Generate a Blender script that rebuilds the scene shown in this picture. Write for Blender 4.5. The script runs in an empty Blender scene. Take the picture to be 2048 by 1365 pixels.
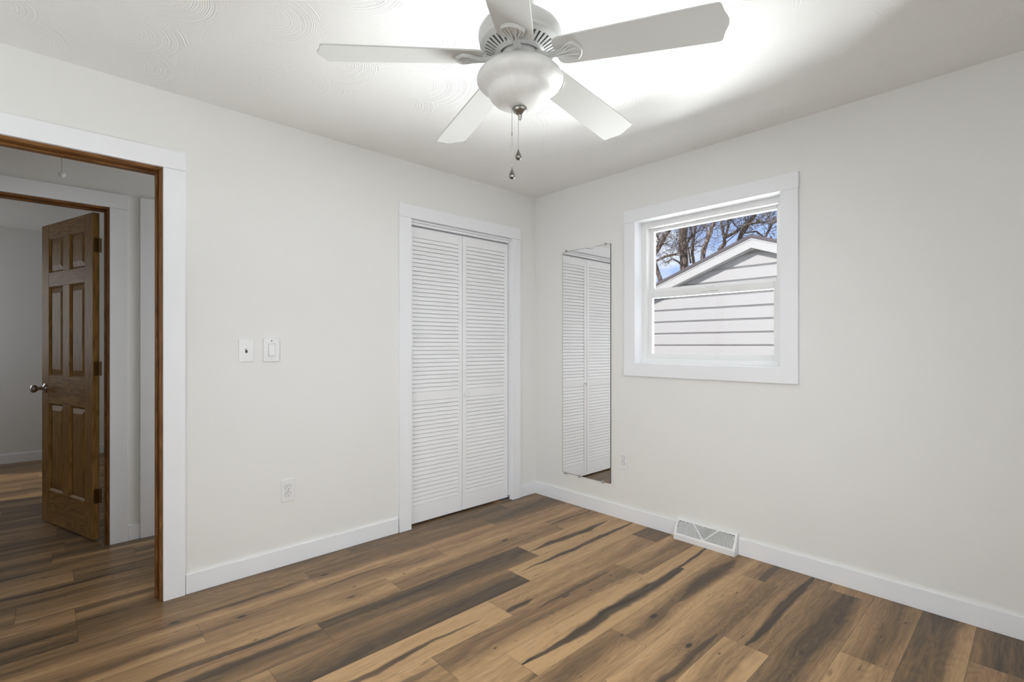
import bpy, bmesh, math, random
from mathutils import Vector, Matrix

random.seed(7)
scn = bpy.context.scene
col = scn.collection
PI = math.pi

# ------------------------------------------------------------------ camera
FPX, HZ = 991.0, 692.0                       # focal length and horizon row in pixels of the 2048 x 1365 frame
TH = math.radians(46.905)                    # angle between the view axis and the closet wall direction
CAM = Vector((-2.9463, -2.8682, 1.2173))
Fw = Vector((math.cos(TH), math.sin(TH), 0))
Rt = Vector((math.sin(TH), -math.cos(TH), 0))
cd = bpy.data.cameras.new('camera')
cam = bpy.data.objects.new('camera', cd)
col.objects.link(cam)
cam.location = CAM
cam.rotation_euler = (PI / 2, 0, TH - PI / 2)
cd.sensor_width = 36.0
cd.lens = FPX / 2048 * 36
cd.shift_y = (HZ - 682.5) / 2048
cd.clip_start = 0.02
scn.camera = cam

# ------------------------------------------------------------------ sky, sun, daylight, added fill lamps
w = bpy.data.worlds.new('sky')
scn.world = w
w.use_nodes = True
nt = w.node_tree
nt.nodes.clear()
n_out = nt.nodes.new('ShaderNodeOutputWorld')
n_bg = nt.nodes.new('ShaderNodeBackground')
n_tc = nt.nodes.new('ShaderNodeTexCoord')
n_map = nt.nodes.new('ShaderNodeMapping')
n_map.inputs['Scale'].default_value = (3, 3, 9)
n_no = nt.nodes.new('ShaderNodeTexNoise')
n_no.inputs['Scale'].default_value = 1.6
n_no.inputs['Detail'].default_value = 6
n_cr = nt.nodes.new('ShaderNodeValToRGB')
n_cr.color_ramp.elements[0].position = 0.42
n_cr.color_ramp.elements[0].color = (0.42, 0.57, 0.95, 1)
n_cr.color_ramp.elements[1].position = 0.62
n_cr.color_ramp.elements[1].color = (1.0, 1.0, 1.0, 1)
nt.links.new(n_tc.outputs['Generated'], n_map.inputs['Vector'])
nt.links.new(n_map.outputs['Vector'], n_no.inputs['Vector'])
nt.links.new(n_no.outputs['Fac'], n_cr.inputs['Fac'])
n_sep = nt.nodes.new('ShaderNodeSeparateXYZ')
n_el = nt.nodes.new('ShaderNodeMapRange')
n_el.inputs['From Min'].default_value, n_el.inputs['From Max'].default_value = 0.30, 0.80
n_el.inputs['To Min'].default_value, n_el.inputs['To Max'].default_value = 1.0, 0.38
n_mul = nt.nodes.new('ShaderNodeVectorMath'); n_mul.operation = 'SCALE'
nt.links.new(n_tc.outputs['Generated'], n_sep.inputs[0])
nt.links.new(n_sep.outputs[2], n_el.inputs['Value'])
nt.links.new(n_cr.outputs['Color'], n_mul.inputs[0]); nt.links.new(n_el.outputs[0], n_mul.inputs['Scale'])
nt.links.new(n_mul.outputs[0], n_bg.inputs['Color'])
n_bg.inputs['Strength'].default_value = 0.95
nt.links.new(n_bg.outputs['Background'], n_out.inputs['Surface'])

def light(name, kind, loc, direction, energy, size=None, color=(1, 1, 1)):
    ld = bpy.data.lights.new(name, kind)
    ld.energy = energy
    ld.color = color
    if kind == 'AREA':
        ld.shape = 'RECTANGLE'
        ld.size, ld.size_y = size
    o = bpy.data.objects.new(name, ld)
    col.objects.link(o)
    o.location = loc
    o.rotation_euler = Vector(direction).to_track_quat('-Z', 'Y').to_euler()
    return o

SUN = light('sun', 'SUN', (-6, 6, 9), (1, -0.27, -0.62), 2.2, color=(1, 0.93, 0.86))
SUN.data.angle = math.radians(0.6)
# added fill lamps: yard, rear, side, hall end; daylight at far bedroom's window
Y1 = light('yard_fill', 'AREA', (2.8, -0.5, 0.20), (-2.8, -.30, 1.35), 178, (8.5, 1.0), (0.95, 0.98, 1.0))  # added panel lamp below the sightline, brightens the ceiling through the window
Y1.data.spread = math.radians(115)
Y2 = light('yard_fill_far', 'AREA', (4.0, -1.4, 0.50), (-4.0, 0, 1.1), 240, (5.5, 0.8), (0.95, 0.98, 1.0))  # second added yard lamp, reaches deeper across the ceiling
Y2.data.spread = math.radians(64)
Y3 = light('yard_fill_side', 'AREA', (2.2, 0.9, 0.25), (-2.1, -2.3, 1.4), 55, (1.6, 1.0), (0.95, 0.98, 1.0))  # third added yard lamp, lifts the right part of the ceiling
Y3.data.spread = math.radians(60)
RW = light('rear_window_fill', 'AREA', (-1.95, -3.36, 1.45), (0, 1, -0.5), 14.5, (1.7, 1.15), (0.95, 0.98, 1.0))  # added lamp standing inside the unseen rear window
SW = light('side_fill', 'AREA', (-3.46, -1.75, 1.30), (1, -0.1, -0.35), 13, (1.3, 1.0), (0.95, 0.98, 1.0))  # added lamp at an invented side window, brightens the window wall
SW.data.spread = math.radians(140)
RW.data.spread = math.radians(135)
light('far_window_daylight', 'AREA', (-4.70, 3.7, 1.55), (1, -0.35, -0.1), 6, (0.9, 1.1), (0.97, 0.99, 1.0))
light('hall_end_fill', 'AREA', (-1.40, 0.55, 1.15), (-1, 0.05, 0), 5.0, (0.7, 1.6), (0.97, 0.99, 1.0))  # added lamp against the closed hall end, brightens the hall

scn.view_settings.view_transform = 'Standard'
scn.view_settings.look = 'None'
scn.view_settings.gamma = 1
scn.view_settings.use_curve_mapping = False
scn.view_settings.exposure = 0.25

# ------------------------------------------------------------------ mesh helper
class MB:
    """Collects shapes in world coordinates; build() links them as ONE mesh object."""
    def __init__(s):
        s.v, s.f = [], []
    def add(s, vs, fs):
        b = len(s.v)
        s.v += [Vector(p) for p in vs]
        s.f += [tuple(b + i for i in f) for f in fs]
        return s
    def box(s, x0, x1, y0, y1, z0, z1):
        x0, x1 = min(x0, x1), max(x0, x1); y0, y1 = min(y0, y1), max(y0, y1); z0, z1 = min(z0, z1), max(z0, z1)
        return s.add([(x0, y0, z0), (x1, y0, z0), (x1, y1, z0), (x0, y1, z0), (x0, y0, z1), (x1, y0, z1), (x1, y1, z1), (x0, y1, z1)],
                     [(0, 3, 2, 1), (4, 5, 6, 7), (0, 1, 5, 4), (1, 2, 6, 5), (2, 3, 7, 6), (3, 0, 4, 7)])
    def prism(s, poly, d):
        """poly: list of 3D points of one face; d: extrusion vector"""
        n = len(poly); d = Vector(d)
        p = [Vector(q) for q in poly]
        return s.add(p + [q + d for q in p], [tuple(range(n))[::-1], tuple(range(n, 2 * n))] +
                     [(i, (i + 1) % n, n + (i + 1) % n, n + i) for i in range(n)])
    def lathe(s, prof, c=(0, 0, 0), seg=48, axis=(0, 0, 1), caps=True):
        """prof: list of (r, h) along the axis from c"""
        ax = Vector(axis).normalized()
        a = ax.orthogonal().normalized(); b = ax.cross(a)
        c = Vector(c); vs, fs, rows = [], [], []
        for r, h in prof:
            if r < 1e-6:
                rows.append([len(vs)]); vs.append(c + ax * h)
            else:
                rows.append(list(range(len(vs), len(vs) + seg)))
                vs += [c + ax * h + a * (r * math.cos(2 * PI * i / seg)) + b * (r * math.sin(2 * PI * i / seg)) for i in range(seg)]
        for A, B in zip(rows, rows[1:]):
            for i in range(seg):
                j = (i + 1) % seg
                if len(A) == 1 and len(B) == 1: continue
                if len(A) == 1: fs.append((A[0], B[i], B[j]))
                elif len(B) == 1: fs.append((A[i], A[j], B[0]))
                else: fs.append((A[i], A[j], B[j], B[i]))
        if caps:
            if len(rows[0]) > 1: fs.append(tuple(rows[0])[::-1])
            if len(rows[-1]) > 1: fs.append(tuple(rows[-1]))
        return s.add(vs, fs)
    def tube(s, pts, rad, seg=6, close=True):
        pts = [Vector(p) for p in pts]
        if not hasattr(rad, '__len__'): rad = [rad] * len(pts)
        t0 = (pts[1] - pts[0]).normalized()
        a = t0.orthogonal().normalized()
        vs, fs = [], []
        for k, p in enumerate(pts):
            t = (pts[min(k + 1, len(pts) - 1)] - pts[max(k - 1, 0)]).normalized()
            a = (a - t * a.dot(t))
            a = a.normalized() if a.length > 1e-6 else t.orthogonal().normalized()
            b = t.cross(a)
            vs += [p + a * (rad[k] * math.cos(2 * PI * i / seg)) + b * (rad[k] * math.sin(2 * PI * i / seg)) for i in range(seg)]
        for k in range(len(pts) - 1):
            for i in range(seg):
                j = (i + 1) % seg
                fs.append((k * seg + i, k * seg + j, (k + 1) * seg + j, (k + 1) * seg + i))
        if close:
            fs.append(tuple(range(seg))[::-1]); fs.append(tuple(range((len(pts) - 1) * seg, len(pts) * seg)))
        return s.add(vs, fs)
    def sphere(s, c, r, seg=12, rings=8, sc=(1, 1, 1)):
        prof = [(r * math.sin(PI * i / rings), -r * math.cos(PI * i / rings)) for i in range(rings + 1)]
        k = len(s.v); s.lathe(prof, (0, 0, 0), seg)
        for i in range(k, len(s.v)):
            v = s.v[i]; s.v[i] = Vector((c[0] + v.x * sc[0], c[1] + v.y * sc[1], c[2] + v.z * sc[2]))
        return s
    def rot(s, m, start=0):
        for i in range(start, len(s.v)): s.v[i] = m @ s.v[i]
        return s
    def build(s, name, m, parent=None, smooth=False, bevel=0.0, local=False, fix=True):
        off = Vector((0, 0, 0))
        if parent is not None and not local:
            p = parent
            while p is not None: off += Vector(p.location); p = p.parent
        me = bpy.data.meshes.new(name)
        me.from_pydata([tuple(v - off) for v in s.v], [], s.f)
        if fix:
            bm = bmesh.new(); bm.from_mesh(me)
            bmesh.ops.recalc_face_normals(bm, faces=bm.faces[:])
            bm.to_mesh(me); bm.free()
        me.materials.append(m)
        o = bpy.data.objects.new(name, me)
        col.objects.link(o)
        if parent is not None: o.parent = parent
        if smooth:
            for p in me.polygons: p.use_smooth = True
            try: me.set_sharp_from_angle(angle=math.radians(38))
            except Exception: pass
        if bevel:
            b = o.modifiers.new('bevel', 'BEVEL'); b.width = bevel; b.segments = 2; b.limit_method = 'ANGLE'
            b.angle_limit = math.radians(40)
        return o

def empty(name, loc, rz=0.0, parent=None):
    o = bpy.data.objects.new(name, None)
    col.objects.link(o)
    o.location = loc; o.rotation_euler = (0, 0, rz); o.empty_display_size = 0.1
    if parent is not None: o.parent = parent
    return o

def tag(o, label, cat, group=None, kind=None):
    o['label'] = label; o['category'] = cat
    if group: o['group'] = group
    if kind: o['kind'] = kind
    return o

def struct(o):
    o['kind'] = 'structure'
    return o

# ------------------------------------------------------------------ materials
def mat(name, color=(0.8, 0.8, 0.8), rough=0.5, metal=0.0, spec=0.5):
    m = bpy.data.materials.new(name); m.use_nodes = True
    b = m.node_tree.nodes['Principled BSDF']
    b.inputs['Base Color'].default_value = (*color, 1)
    b.inputs['Roughness'].default_value = rough
    b.inputs['Metallic'].default_value = metal
    b.inputs['Specular IOR Level'].default_value = spec
    return m

class N:
    """short-hand for building node graphs"""
    def __init__(s, m): s.t = m.node_tree; s.b = s.t.nodes['Principled BSDF']
    def new(s, typ, **kw):
        n = s.t.nodes.new(typ)
        for k, v in kw.items(): setattr(n, k, v)
        return n
    def link(s, a, b): s.t.links.new(a, b)
    def put(s, sock, v):
        if hasattr(v, 'is_linked') or isinstance(v, bpy.types.NodeSocket): s.link(v, sock)
        else: sock.default_value = v
    def math(s, op, a, b=0.0, c=0.0, clamp=False):
        n = s.new('ShaderNodeMath', operation=op); n.use_clamp = clamp
        for i, x in enumerate((a, b, c)): s.put(n.inputs[i], x)
        return n.outputs[0]
    def vec(s, x, y, z):
        n = s.new('ShaderNodeCombineXYZ')
        for i, q in enumerate((x, y, z)): s.put(n.inputs[i], q)
        return n.outputs[0]
    def noise(s, v, scale=1.0, detail=2.0, rough=0.5, dist=0.0):
        n = s.new('ShaderNodeTexNoise')
        s.link(v, n.inputs['Vector']); n.inputs['Scale'].default_value = scale
        n.inputs['Detail'].default_value = detail; n.inputs['Roughness'].default_value = rough
        n.inputs['Distortion'].default_value = dist
        return n.outputs['Fac']
    def ramp(s, fac, stops, interp='LINEAR'):
        n = s.new('ShaderNodeValToRGB'); r = n.color_ramp; r.interpolation = interp
        while len(r.elements) < len(stops): r.elements.new(0.5)
        for e, (p, c) in zip(r.elements, stops):
            e.position = p; e.color = (*c, 1) if len(c) == 3 else c
        s.put(n.inputs['Fac'], fac)
        return n.outputs['Color']
    def mix(s, f, a, b, typ='MIX'):
        n = s.new('ShaderNodeMix', data_type='RGBA', blend_type=typ)
        s.put(n.inputs[0], f); s.put(n.inputs[6], a); s.put(n.inputs[7], b)
        return n.outputs[2]
    def bump(s, h, strength=0.2, dist=0.01):
        n = s.new('ShaderNodeBump'); n.inputs['Strength'].default_value = strength
        n.inputs['Distance'].default_value = dist; s.link(h, n.inputs['Height'])
        s.link(n.outputs[0], s.b.inputs['Normal'])
    def obj(s): return s.new('ShaderNodeTexCoord').outputs['Object']

def paint(name, color, rough=0.55, bump=0.05, scale=260):
    m = mat(name, color, rough, 0, 0.35); n = N(m)
    n.bump(n.noise(n.new('ShaderNodeNewGeometry').outputs['Position'], scale, 2), bump, 0.002)
    return m

def oak(name, axis, tint=1.0, cols=((0.155, 0.080, 0.024), (0.265, 0.145, 0.044), (0.35, 0.205, 0.068))):
    m = mat(name, (0.2, 0.1, 0.04), 0.40, 0, 0.12); n = N(m)
    sep = n.new('ShaderNodeSeparateXYZ'); n.link(n.obj(), sep.inputs[0])
    x, y, z = sep.outputs
    if axis == 'z': a, b, c = z, x, y
    elif axis == 'x': a, b, c = x, z, y
    else: a, b, c = y, z, x
    v = n.vec(n.math('MULTIPLY', a, 1.6), n.math('MULTIPLY', b, 14), n.math('MULTIPLY', c, 14))
    f = n.noise(v, 1.0, 3, 0.5, 0.4)
    rings = n.math('PINGPONG', n.math('MULTIPLY', f, 9.0), 0.5)
    v2 = n.vec(n.math('MULTIPLY', a, 9), n.math('MULTIPLY', b, 260), n.math('MULTIPLY', c, 260))
    g = n.noise(v2, 1.0, 2)
    t = n.math('ADD', n.math('MULTIPLY', rings, 0.9), n.math('MULTIPLY', g, 0.6))
    cc = n.ramp(t, [(0.2, tuple(q * tint for q in cols[0])), (0.55, tuple(q * tint for q in cols[1])), (0.95, tuple(q * tint for q in cols[2]))])
    n.link(cc, n.b.inputs['Base Color'])
    n.bump(g, 0.12, 0.001)
    return m

M_WALL = paint('wall_paint', (0.86, 0.855, 0.835), 0.6, 0.06)
M_TRIM = paint('trim_paint', (0.91, 0.92, 0.945), 0.38, 0.02, 60)
M_DOORW = paint('white_door_paint', (0.93, 0.935, 0.945), 0.4, 0.03, 90)
M_VINYL = mat('window_vinyl', (0.86, 0.86, 0.855), 0.35)
M_PLASTIC = mat('white_plastic', (0.86, 0.86, 0.86), 0.3)
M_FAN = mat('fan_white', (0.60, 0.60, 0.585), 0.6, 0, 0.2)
M_DARK = mat('dark_gap', (0.015, 0.015, 0.015), 0.8)
M_SLOT = mat('outlet_slot', (0.06, 0.06, 0.06), 0.6)
M_SCREW = mat('screw_steel', (0.35, 0.35, 0.35), 0.35, 1)
M_NICKEL = mat('brushed_nickel', (0.52, 0.51, 0.50), 0.22, 1)
M_DKNICKEL = mat('dark_nickel', (0.30, 0.29, 0.27), 0.3, 1)
M_FOB = mat('dark_faceted_metal', (0.20, 0.19, 0.17), 0.3, 1)
M_BRASS = mat('aged_brass', (0.26, 0.15, 0.05), 0.38, 1)
M_OAKV = oak('oak_vertical', 'z', 1.3); M_OAKH = oak('oak_horizontal', 'x', 1.3)
JC = ((0.15, 0.062, 0.019), (0.235, 0.105, 0.034), (0.32, 0.155, 0.054))
M_JAMBV = oak('stained_jamb_vertical', 'z', 1.0, JC); M_JAMBH = oak('stained_jamb_horizontal', 'x', 1.0, JC)
M_MIRROR = mat('mirror_silver', (0.93, 0.93, 0.93), 0.0, 1)
M_MEDGE = mat('mirror_edge', (0.05, 0.05, 0.05), 0.4)
M_CLIP = mat('clear_clip', (0.55, 0.55, 0.53), 0.25)
M_SIDING = paint('white_siding', (0.82, 0.81, 0.82), 0.6, 0.04, 30)
M_FASCIA = paint('white_fascia', (0.86, 0.86, 0.86), 0.55, 0.02, 20)
M_SHINGLE = paint('grey_shingle', (0.22, 0.20, 0.22), 0.85, 0.4, 40)
M_LAWN = paint('winter_lawn', (0.14, 0.13, 0.08), 0.95, 0.5, 30)

# frosted bowl
M_BOWL = mat('frosted_glass_bowl', (0.84, 0.83, 0.81), 0.5)
n = N(M_BOWL)
sw = n.noise(n.obj(), 9, 3, 0.5, 2.0)
n.link(n.ramp(sw, [(0.35, (0.66, 0.655, 0.635)), (0.65, (0.72, 0.715, 0.70))]), n.b.inputs['Base Color'])

# glass pane (thin: lets light straight through, reflects a little)
M_GLASS = bpy.data.materials.new('window_glass'); M_GLASS.use_nodes = True
t = M_GLASS.node_tree; t.nodes.clear()
o_ = t.nodes.new('ShaderNodeOutputMaterial'); mx = t.nodes.new('ShaderNodeMixShader')
tr = t.nodes.new('ShaderNodeBsdfTransparent'); gl = t.nodes.new('ShaderNodeBsdfGlossy')
gl.inputs['Roughness'].default_value = 0.0
tr.inputs['Color'].default_value = (0.97, 0.98, 0.975, 1)
fr = t.nodes.new('ShaderNodeFresnel'); fr.inputs['IOR'].default_value = 1.3
t.links.new(fr.outputs[0], mx.inputs[0]); t.links.new(tr.outputs[0], mx.inputs[1]); t.links.new(gl.outputs[0], mx.inputs[2])
t.links.new(mx.outputs[0], o_.inputs['Surface'])

# combed plaster ceiling: overlapping fans of concentric ridges
M_CEIL = mat('combed_plaster', (0.94, 0.94, 0.93), 0.6, 0, 0.3)
n = N(M_CEIL)
pos = n.new('ShaderNodeNewGeometry').outputs['Position']
wob = n.new('ShaderNodeVectorMath', operation='MULTIPLY_ADD')
nz = n.new('ShaderNodeTexNoise'); n.link(pos, nz.inputs['Vector']); nz.inputs['Scale'].default_value = 5.0
n.link(nz.outputs['Color'], wob.inputs[0]); wob.inputs[1].default_value = (0.03, 0.03, 0); n.link(pos, wob.inputs[2])
vor = n.new('ShaderNodeTexVoronoi', voronoi_dimensions='2D'); vor.inputs['Scale'].default_value = 3.6
vor.inputs['Randomness'].default_value = 0.9
n.link(wob.outputs[0], vor.inputs['Vector'])
d = vor.outputs['Distance']
n1 = n.new('ShaderNodeTexNoise', noise_dimensions='1D')
cellr = n.new('ShaderNodeSeparateColor'); n.link(vor.outputs['Color'], cellr.inputs[0])
n.link(n.math('ADD', n.math('MULTIPLY', d, 46.0), n.math('MULTIPLY', cellr.outputs[0], 90.0)), n1.inputs['W'])
n1.inputs['Scale'].default_value = 1.0; n1.inputs['Detail'].default_value = 2.0
rid = n.math('SMOOTH_MIN', n.math('MULTIPLY', n.math('SUBTRACT', n1.outputs['Fac'], 0.35), 3.0, clamp=True), 1.0, 0.1)
fine = n.noise(pos, 60, 3)
msk = n.math('MULTIPLY', n.math('SUBTRACT', n.noise(pos, 2.3, 2), 0.30, clamp=True), 4.0, clamp=True)
vrel = n.new('ShaderNodeVectorMath', operation='SUBTRACT')
n.link(wob.outputs[0], vrel.inputs[0]); n.link(vor.outputs['Position'], vrel.inputs[1])
vdot = n.new('ShaderNodeVectorMath', operation='DOT_PRODUCT'); n.link(vrel.outputs[0], vdot.inputs[0]); vdot.inputs[1].default_value = (1, -.25, 0)
fan_ = n.math('ADD', n.math('MULTIPLY', vdot.outputs['Value'], 14.0), 0.35, clamp=True)
edge = n.math('MULTIPLY', n.math('MULTIPLY', d, 2.2, clamp=True), n.math('MAXIMUM', fan_, 0.12))
h = n.math('ADD', n.math('MULTIPLY', n.math('MULTIPLY', rid, msk), edge), n.math('MULTIPLY', fine, 0.25))
n.bump(h, 0.30, 0.006)

# plank floor, driven by per-plank attributes
M_FLOOR = mat('laminate_planks', (0.2, 0.12, 0.07), 0.36, 0, 0.32)
n = N(M_FLOOR)
def att(nm):
    a = n.new('ShaderNodeAttribute'); a.attribute_name = nm; return a.outputs['Fac']
uvn = n.new('ShaderNodeUVMap'); uvn.uv_map = 'UVMap'
sp = n.new('ShaderNodeSeparateXYZ'); n.link(uvn.outputs[0], sp.inputs[0])
U, V = sp.outputs[0], sp.outputs[1]
seed = att('seed'); plen = att('plen')
PW = 0.1794
# slow wander of the grain across the plank
wander = n.math('MULTIPLY', n.math('SUBTRACT', n.noise(n.vec(n.math('MULTIPLY', U, 2.2), n.math('MULTIPLY', V, 4.0), seed), 1.0, 2), 0.5), 0.10)
Vw = n.math('ADD', V, wander)
vv = n.math('DIVIDE', Vw, PW, clamp=True)
# tone profile across the plank: t0 (far edge) t1 (centre) t2 (near edge)
a01 = n.math('MULTIPLY', vv, 2.0, clamp=True)
a12 = n.math('SUBTRACT', n.math('MULTIPLY', vv, 2.0), 1.0, clamp=True)
sm = lambda q: n.math('SMOOTHSTEP', q, 0.0, 1.0) if False else n.math('MULTIPLY', n.math('MULTIPLY', q, q), n.math('SUBTRACT', 3.0, n.math('MULTIPLY', q, 2.0)))
a01, a12 = sm(a01), sm(a12)
t0, t1, t2 = att('t0'), att('t1'), att('t2')
prof = n.math('ADD', n.math('ADD', n.math('MULTIPLY', t0, n.math('SUBTRACT', 1.0, a01)), n.math('MULTIPLY', t1, n.math('SUBTRACT', a01, a12))), n.math('MULTIPLY', t2, a12))
heart = n.noise(n.vec(n.math('MULTIPLY', U, 1.3), n.math('MULTIPLY', Vw, 22.0), seed), 1.0, 4, 0.55, 0.6)
tone = n.math('ADD', prof, n.math('MULTIPLY', n.math('SUBTRACT', heart, 0.5), 0.85))
# cathedral growth rings: contour lines of a stretched field
fld = n.noise(n.vec(n.math('MULTIPLY', U, 1.7), n.math('MULTIPLY', V, 9.0), n.math('ADD', seed, 31.0)), 1.0, 2, 0.5, 0.3)
ring = n.math('PINGPONG', n.math('MULTIPLY', fld, 16.0), 0.5)
tone = n.math('ADD', tone, n.math('MULTIPLY', n.math('SUBTRACT', ring, 0.25), 0.24))
fineg = n.noise(n.vec(n.math('MULTIPLY', U, 7.0), n.math('MULTIPLY', V, 240.0), seed), 1.0, 3, 0.6)
tone = n.math('ADD', tone, n.math('MULTIPLY', n.math('SUBTRACT', fineg, 0.5), 0.46))
base = n.ramp(tone, [(0.0, (0.50, 0.318, 0.160)), (0.25, (0.375, 0.230, 0.114)), (0.52, (0.220, 0.136, 0.069)), (0.78, (0.120, 0.079, 0.045)), (1.0, (0.066, 0.046, 0.031))])
# one black heart streak per plank where the photo has one
su, sv, sl, sw_, ss = att('su'), att('sv'), att('sl'), att('sw'), att('ss')
du = n.math('DIVIDE', n.math('SUBTRACT', U, su), sl)
wig = n.math('MULTIPLY', n.math('SUBTRACT', n.noise(n.vec(n.math('MULTIPLY', U, 3.2), 0.0, seed), 1.0, 3), 0.5), 0.07)
dv = n.math('ABSOLUTE', n.math('SUBTRACT', n.math('SUBTRACT', V, sv), wig))
wid = n.math('MULTIPLY', sw_, n.math('MULTIPLY', n.math('SUBTRACT', 1.0, n.math('MULTIPLY', du, du), clamp=True), n.math('ADD', 0.25, n.math('MULTIPLY', n.noise(n.vec(n.math('MULTIPLY', U, 5.0), 7.0, seed), 1.0, 3), 1.5))))
stk = n.math('MULTIPLY', n.math('SUBTRACT', 1.0, n.math('DIVIDE', dv, n.math('ADD', wid, 0.0004)), clamp=True), n.math('ADD', 1.1, n.math('MULTIPLY', fineg, 2.0)), clamp=True)
stk = n.math('MULTIPLY', stk, ss)
# scattered dark flecks
flk = n.math('SUBTRACT', n.noise(n.vec(n.math('MULTIPLY', U, 9.0), n.math('MULTIPLY', V, 60.0), n.math('ADD', seed, 5.0)), 1.0, 2), 0.665, clamp=True)
flk = n.math('MULTIPLY', flk, 7.0, clamp=True)
stk = n.math('MULTIPLY', stk, n.math('ADD', 0.55, n.math('MULTIPLY', heart, 0.8)), clamp=True)
# small round pin knots
vk = n.new('ShaderNodeTexVoronoi'); vk.inputs['Scale'].default_value = 1.0
n.link(n.vec(n.math('MULTIPLY', U, 9.0), n.math('MULTIPLY', V, 16.0), seed), vk.inputs['Vector'])
ck = n.new('ShaderNodeSeparateColor'); n.link(vk.outputs['Color'], ck.inputs[0])
pin = n.math('MULTIPLY', n.math('SUBTRACT', 1.0, n.math('DIVIDE', vk.outputs['Distance'], 0.13), clamp=True), n.math('GREATER_THAN', ck.outputs[0], 0.72))
dark = n.math('MAXIMUM', n.math('MAXIMUM', stk, n.math('MULTIPLY', flk, 0.8)), n.math('MULTIPLY', pin, 1.2, clamp=True))
# knot: dark pith with rings at (ku, kv)
ku, kv, ks = att('ku'), att('kv'), att('ks')
kd = n.math('SQRT', n.math('ADD', n.math('POWER', n.math('MULTIPLY', n.math('SUBTRACT', U, ku), 0.42), 2.0), n.math('POWER', n.math('SUBTRACT', V, kv), 2.0)))
kd = n.math('ADD', kd, n.math('MULTIPLY', n.math('SUBTRACT', n.noise(n.vec(n.math('MULTIPLY', U, 14.0), n.math('MULTIPLY', V, 30.0), seed), 1.0, 2), 0.5), 0.012))
core = n.math('MULTIPLY', n.math('SUBTRACT', 1.0, n.math('DIVIDE', kd, 0.013), clamp=True), 2.2, clamp=True)
krg = n.math('MULTIPLY', n.math('PINGPONG', n.math('MULTIPLY', kd, 120.0), 0.5), n.math('SUBTRACT', 1.0, n.math('DIVIDE', kd, 0.05), clamp=True))
knot = n.math('MULTIPLY', n.math('MAXIMUM', core, n.math('MULTIPLY', krg, 1.3, clamp=True)), ks)
dark = n.math('MAXIMUM', dark, knot)
base = n.mix(dark, base, (0.046, 0.033, 0.024, 1))
# seams
e = n.math('MINIMUM', n.math('MINIMUM', V, n.math('SUBTRACT', PW, V)), n.math('MINIMUM', U, n.math('SUBTRACT', plen, U)))
seam = n.math('SUBTRACT', 1.0, n.math('DIVIDE', e, 0.0016), clamp=True)
base = n.mix(n.math('MULTIPLY', seam, 0.75), base, (0.05, 0.032, 0.02, 1))
n.link(base, n.b.inputs['Base Color'])
n.link(n.math('ADD', 0.30, n.math('MULTIPLY', fineg, 0.14)), n.b.inputs['Roughness'])
n.bump(n.math('SUBTRACT', n.math('MULTIPLY', fineg, 0.25), seam), 0.25, 0.001)

# bark
M_BARK = mat('grey_brown_bark', (0.1, 0.08, 0.06), 0.9, 0, 0.2); n = N(M_BARK)
bp = n.new('ShaderNodeNewGeometry').outputs['Position']
bs = n.new('ShaderNodeSeparateXYZ'); n.link(bp, bs.inputs[0])
bn = n.noise(n.vec(n.math('MULTIPLY', bs.outputs[0], 14), n.math('MULTIPLY', bs.outputs[1], 14), n.math('MULTIPLY', bs.outputs[2], 5)), 1.0, 4, 0.6)
n.link(n.ramp(bn, [(0.36, (0.07, 0.055, 0.06)), (0.52, (0.26, 0.19, 0.15)), (0.68, (0.66, 0.56, 0.49))]), n.b.inputs['Base Color'])
n.bump(bn, 0.8, 0.03)
M_LEAF = mat('dry_tan_leaf', (0.36, 0.25, 0.10), 0.8, 0, 0.2)

# ------------------------------------------------------------------ room shell
H = 2.44
def wall(name, axis, p0, p1, a0, a1, openings, z1=H, m=M_WALL):
    """slab between p0..p1 across 'axis' (x or y), spanning a0..a1 along the other one, with rectangular openings (a,b,zlo,zhi)"""
    As = sorted({a0, a1} | {q for o in openings for q in o[:2]})
    Zs = sorted({0.0, z1} | {q for o in openings for q in o[2:]})
    solid = {}
    for i in range(len(As) - 1):
        for j in range(len(Zs) - 1):
            ca, cz = (As[i] + As[i + 1]) / 2, (Zs[j] + Zs[j + 1]) / 2
            solid[i, j] = not any(o[0] < ca < o[1] and o[2] < cz < o[3] for o in openings)
    mb = MB()
    def P(p, a, z): return (p, a, z) if axis == 'x' else (a, p, z)
    for (i, j), s in solid.items():
        if not s: continue
        A0, A1, Z0, Z1 = As[i], As[i + 1], Zs[j], Zs[j + 1]
        for p in (p0, p1): mb.add([P(p, A0, Z0), P(p, A1, Z0), P(p, A1, Z1), P(p, A0, Z1)], [(0, 1, 2, 3)])
        for (di, dj, q) in ((-1, 0, (A0, Z0, A0, Z1)), (1, 0, (A1, Z0, A1, Z1)), (0, -1, (A0, Z0, A1, Z0)), (0, 1, (A0, Z1, A1, Z1))):
            if not solid.get((i + di, j + dj), False):
                mb.add([P(p0, q[0], q[1]), P(p0, q[2], q[3]), P(p1, q[2], q[3]), P(p1, q[0], q[1])], [(0, 1, 2, 3)])
    k = mb
    me_ = k.build(name, m, fix=False)
    bm = bmesh.new(); bm.from_mesh(me_.data)
    bmesh.ops.remove_doubles(bm, verts=bm.verts[:], dist=1e-5)
    bmesh.ops.recalc_face_normals(bm, faces=bm.faces[:])
    bm.to_mesh(me_.data); bm.free()
    return struct(me_)

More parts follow.
